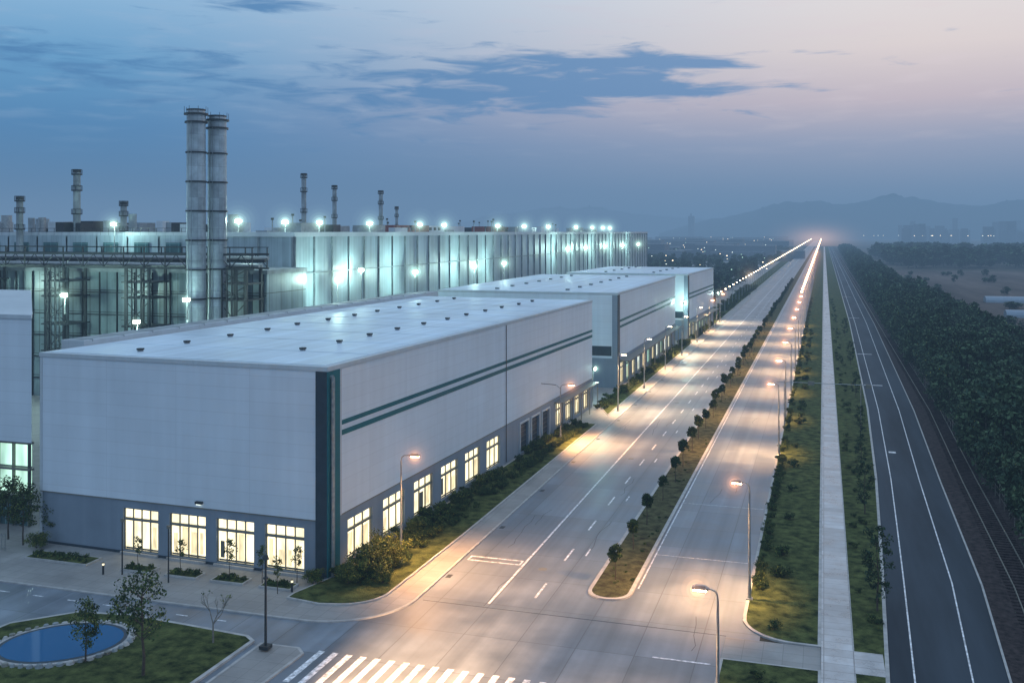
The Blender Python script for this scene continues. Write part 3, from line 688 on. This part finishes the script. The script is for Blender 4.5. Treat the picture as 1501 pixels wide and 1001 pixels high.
# ------------------------------------------------------------ haze (air)
mb=MB('haze'); mb.box(-8000,8000,-3000,8500,-1,160,'steel'); o=mb.done()
m=bpy.data.materials.new('air'); m.use_nodes=True; t=m.node_tree; n=t.nodes; n.remove(n['Principled BSDF'])
D=1/2000
ab=n.new('ShaderNodeVolumeAbsorption'); ab.inputs[0].default_value=(0,0,0,1); ab.inputs[1].default_value=D
em=n.new('ShaderNodeEmission'); em.inputs[0].default_value=(.145,.255,.41,1); em.inputs[1].default_value=D
ad=n.new('ShaderNodeAddShader'); t.links.new(ab.outputs[0],ad.inputs[0]); t.links.new(em.outputs[0],ad.inputs[1]); t.links.new(ad.outputs[0],n['Material Output'].inputs['Volume'])
o.data.materials[0]=m

# ------------------------------------------------------------ sky
w=bpy.data.worlds.new('World'); scene.world=w; w.use_nodes=True; t=w.node_tree; n=t.nodes; l=t.links
bg=n['Background']
def MA(op,a,b=None,c=None,clamp=False):
    x=n.new('ShaderNodeMath'); x.operation=op; x.use_clamp=clamp
    for i,v in enumerate((a,b,c)):
        if v is None: continue
        if isinstance(v,(int,float)): x.inputs[i].default_value=v
        else: l.new(v,x.inputs[i])
    return x.outputs[0]
def sm(v,a,b,o0=0,o1=1):
    x=n.new('ShaderNodeMapRange'); x.interpolation_type='SMOOTHSTEP'; l.new(v,x.inputs[0])
    for i,q in zip((1,2,3,4),(a,b,o0,o1)): x.inputs[i].default_value=q
    return x.outputs[0]
def lin(c): return tuple(((x/255)/12.92 if x/255<=.04045 else ((x/255+.055)/1.055)**2.4) for x in c)+(1,)
def ramp(v,els):
    r=n.new('ShaderNodeValToRGB'); cr=r.color_ramp
    while len(cr.elements)<len(els): cr.elements.new(.5)
    for e_,(p,c) in zip(cr.elements,els): e_.position=p; e_.color=lin(c)
    l.new(v,r.inputs[0]); return r.outputs[0]
def mix(f,a,b):
    x=n.new('ShaderNodeMix'); x.data_type='RGBA'; l.new(f,x.inputs[0])
    for i,v in ((6,a),(7,b)):
        if isinstance(v,tuple): x.inputs[i].default_value=v
        else: l.new(v,x.inputs[i])
    return x.outputs[2]
tc=n.new('ShaderNodeTexCoord'); sp=n.new('ShaderNodeSeparateXYZ'); l.new(tc.outputs['Generated'],sp.inputs[0])
X,Y,Z=sp.outputs
hyp=MA('SQRT',MA('ADD',MA('MULTIPLY',X,X),MA('MULTIPLY',Y,Y)))
el=MA('DIVIDE',Z,MA('MAXIMUM',hyp,.001)); az=MA('ARCTAN2',X,Y)
e2=MA('MULTIPLY',el,2,clamp=True)
Lr=ramp(e2,[(0,(76,124,164)),(.08,(62,118,166)),(.2,(68,134,188)),(.32,(104,166,212)),(.47,(156,198,232)),(1,(165,196,226))])
Rr=ramp(e2,[(0,(134,154,180)),(.08,(144,160,188)),(.17,(182,182,202)),(.25,(230,208,210)),(.35,(252,234,226)),(.5,(248,242,240)),(1,(218,226,236))])
wz=sm(az,-.74,.12); sky=mix(wz,Lr,Rr)
cb=n.new('ShaderNodeCombineXYZ'); l.new(MA('MULTIPLY',az,7),cb.inputs[0]); l.new(MA('MULTIPLY',el,42),cb.inputs[1]); cb.inputs[2].default_value=3.1
nz=n.new('ShaderNodeTexNoise'); nz.inputs['Scale'].default_value=2.0; nz.inputs['Detail'].default_value=9; nz.inputs['Roughness'].default_value=.56; nz.inputs['Distortion'].default_value=.5
l.new(cb.outputs[0],nz.inputs['Vector'])
def gauss(ca,ce,sa,se,amp):
    a=MA('POWER',MA('ABSOLUTE',MA('DIVIDE',MA('SUBTRACT',az,ca),sa)),2); b=MA('POWER',MA('ABSOLUTE',MA('DIVIDE',MA('SUBTRACT',el,ce),se)),2)
    return MA('MULTIPLY',MA('EXPONENT',MA('MULTIPLY',MA('ADD',a,b),-1)),amp)
mask=gauss(-.28,.155,.15,.035,.33)
for q in ((-.72,.165,.13,.025,.28),(-.56,.222,.11,.012,.30),(-.47,.13,.30,.035,.22),(-.16,.165,.10,.010,.34),(-.14,.14,.10,.008,.34),(.3,.5,1,.2,.1)): mask=MA('ADD',mask,gauss(*q))
cl=sm(MA('ADD',nz.outputs[0],mask),.64,.92)
ccol=mix(wz,lin((70,128,182)),lin((100,148,198)))
n2=n.new('ShaderNodeTexNoise'); n2.inputs['Scale'].default_value=2.3; n2.inputs['Detail'].default_value=7; l.new(cb.outputs[0],n2.inputs['Vector'])
wis=MA('MULTIPLY',sm(n2.outputs[0],.48,.75),sm(el,.05,.15,0,.4)); sky=mix(wis,sky,mix(wz,lin((160,192,224)),lin((250,230,228))))
sky=mix(MA('MULTIPLY',cl,.88),sky,ccol)
back=sm(Y,.35,-.35); sky=mix(back,sky,(.48,.68,.95,1))
top=sm(Z,.4,.9); sky=mix(top,sky,(.58,.82,1.12,1))
l.new(sky,bg.inputs[0]); bg.inputs[1].default_value=1.0

sd=bpy.data.lights.new('sun','SUN'); sd.energy=.12; sd.angle=R(12); sd.color=(1,.72,.6); so_=bpy.data.objects.new('sun',sd); col.objects.link(so_)
dirv=Vector((math.sin(R(12)),math.cos(R(12)),math.tan(R(8)))); so_.rotation_euler=dirv.to_track_quat('Z','Y').to_euler()

cd=bpy.data.cameras.new('Camera'); cam=bpy.data.objects.new('Camera',cd); col.objects.link(cam); scene.camera=cam
cam.location=(0,0,26); cam.rotation_euler=(R(90),0,R(17.39)); cd.lens=35; cd.sensor_width=36; cd.shift_y=-.107; cd.clip_end=20000; cd.clip_start=.5
scene.view_settings.view_transform='Standard'; scene.view_settings.look='None'; scene.view_settings.exposure=0
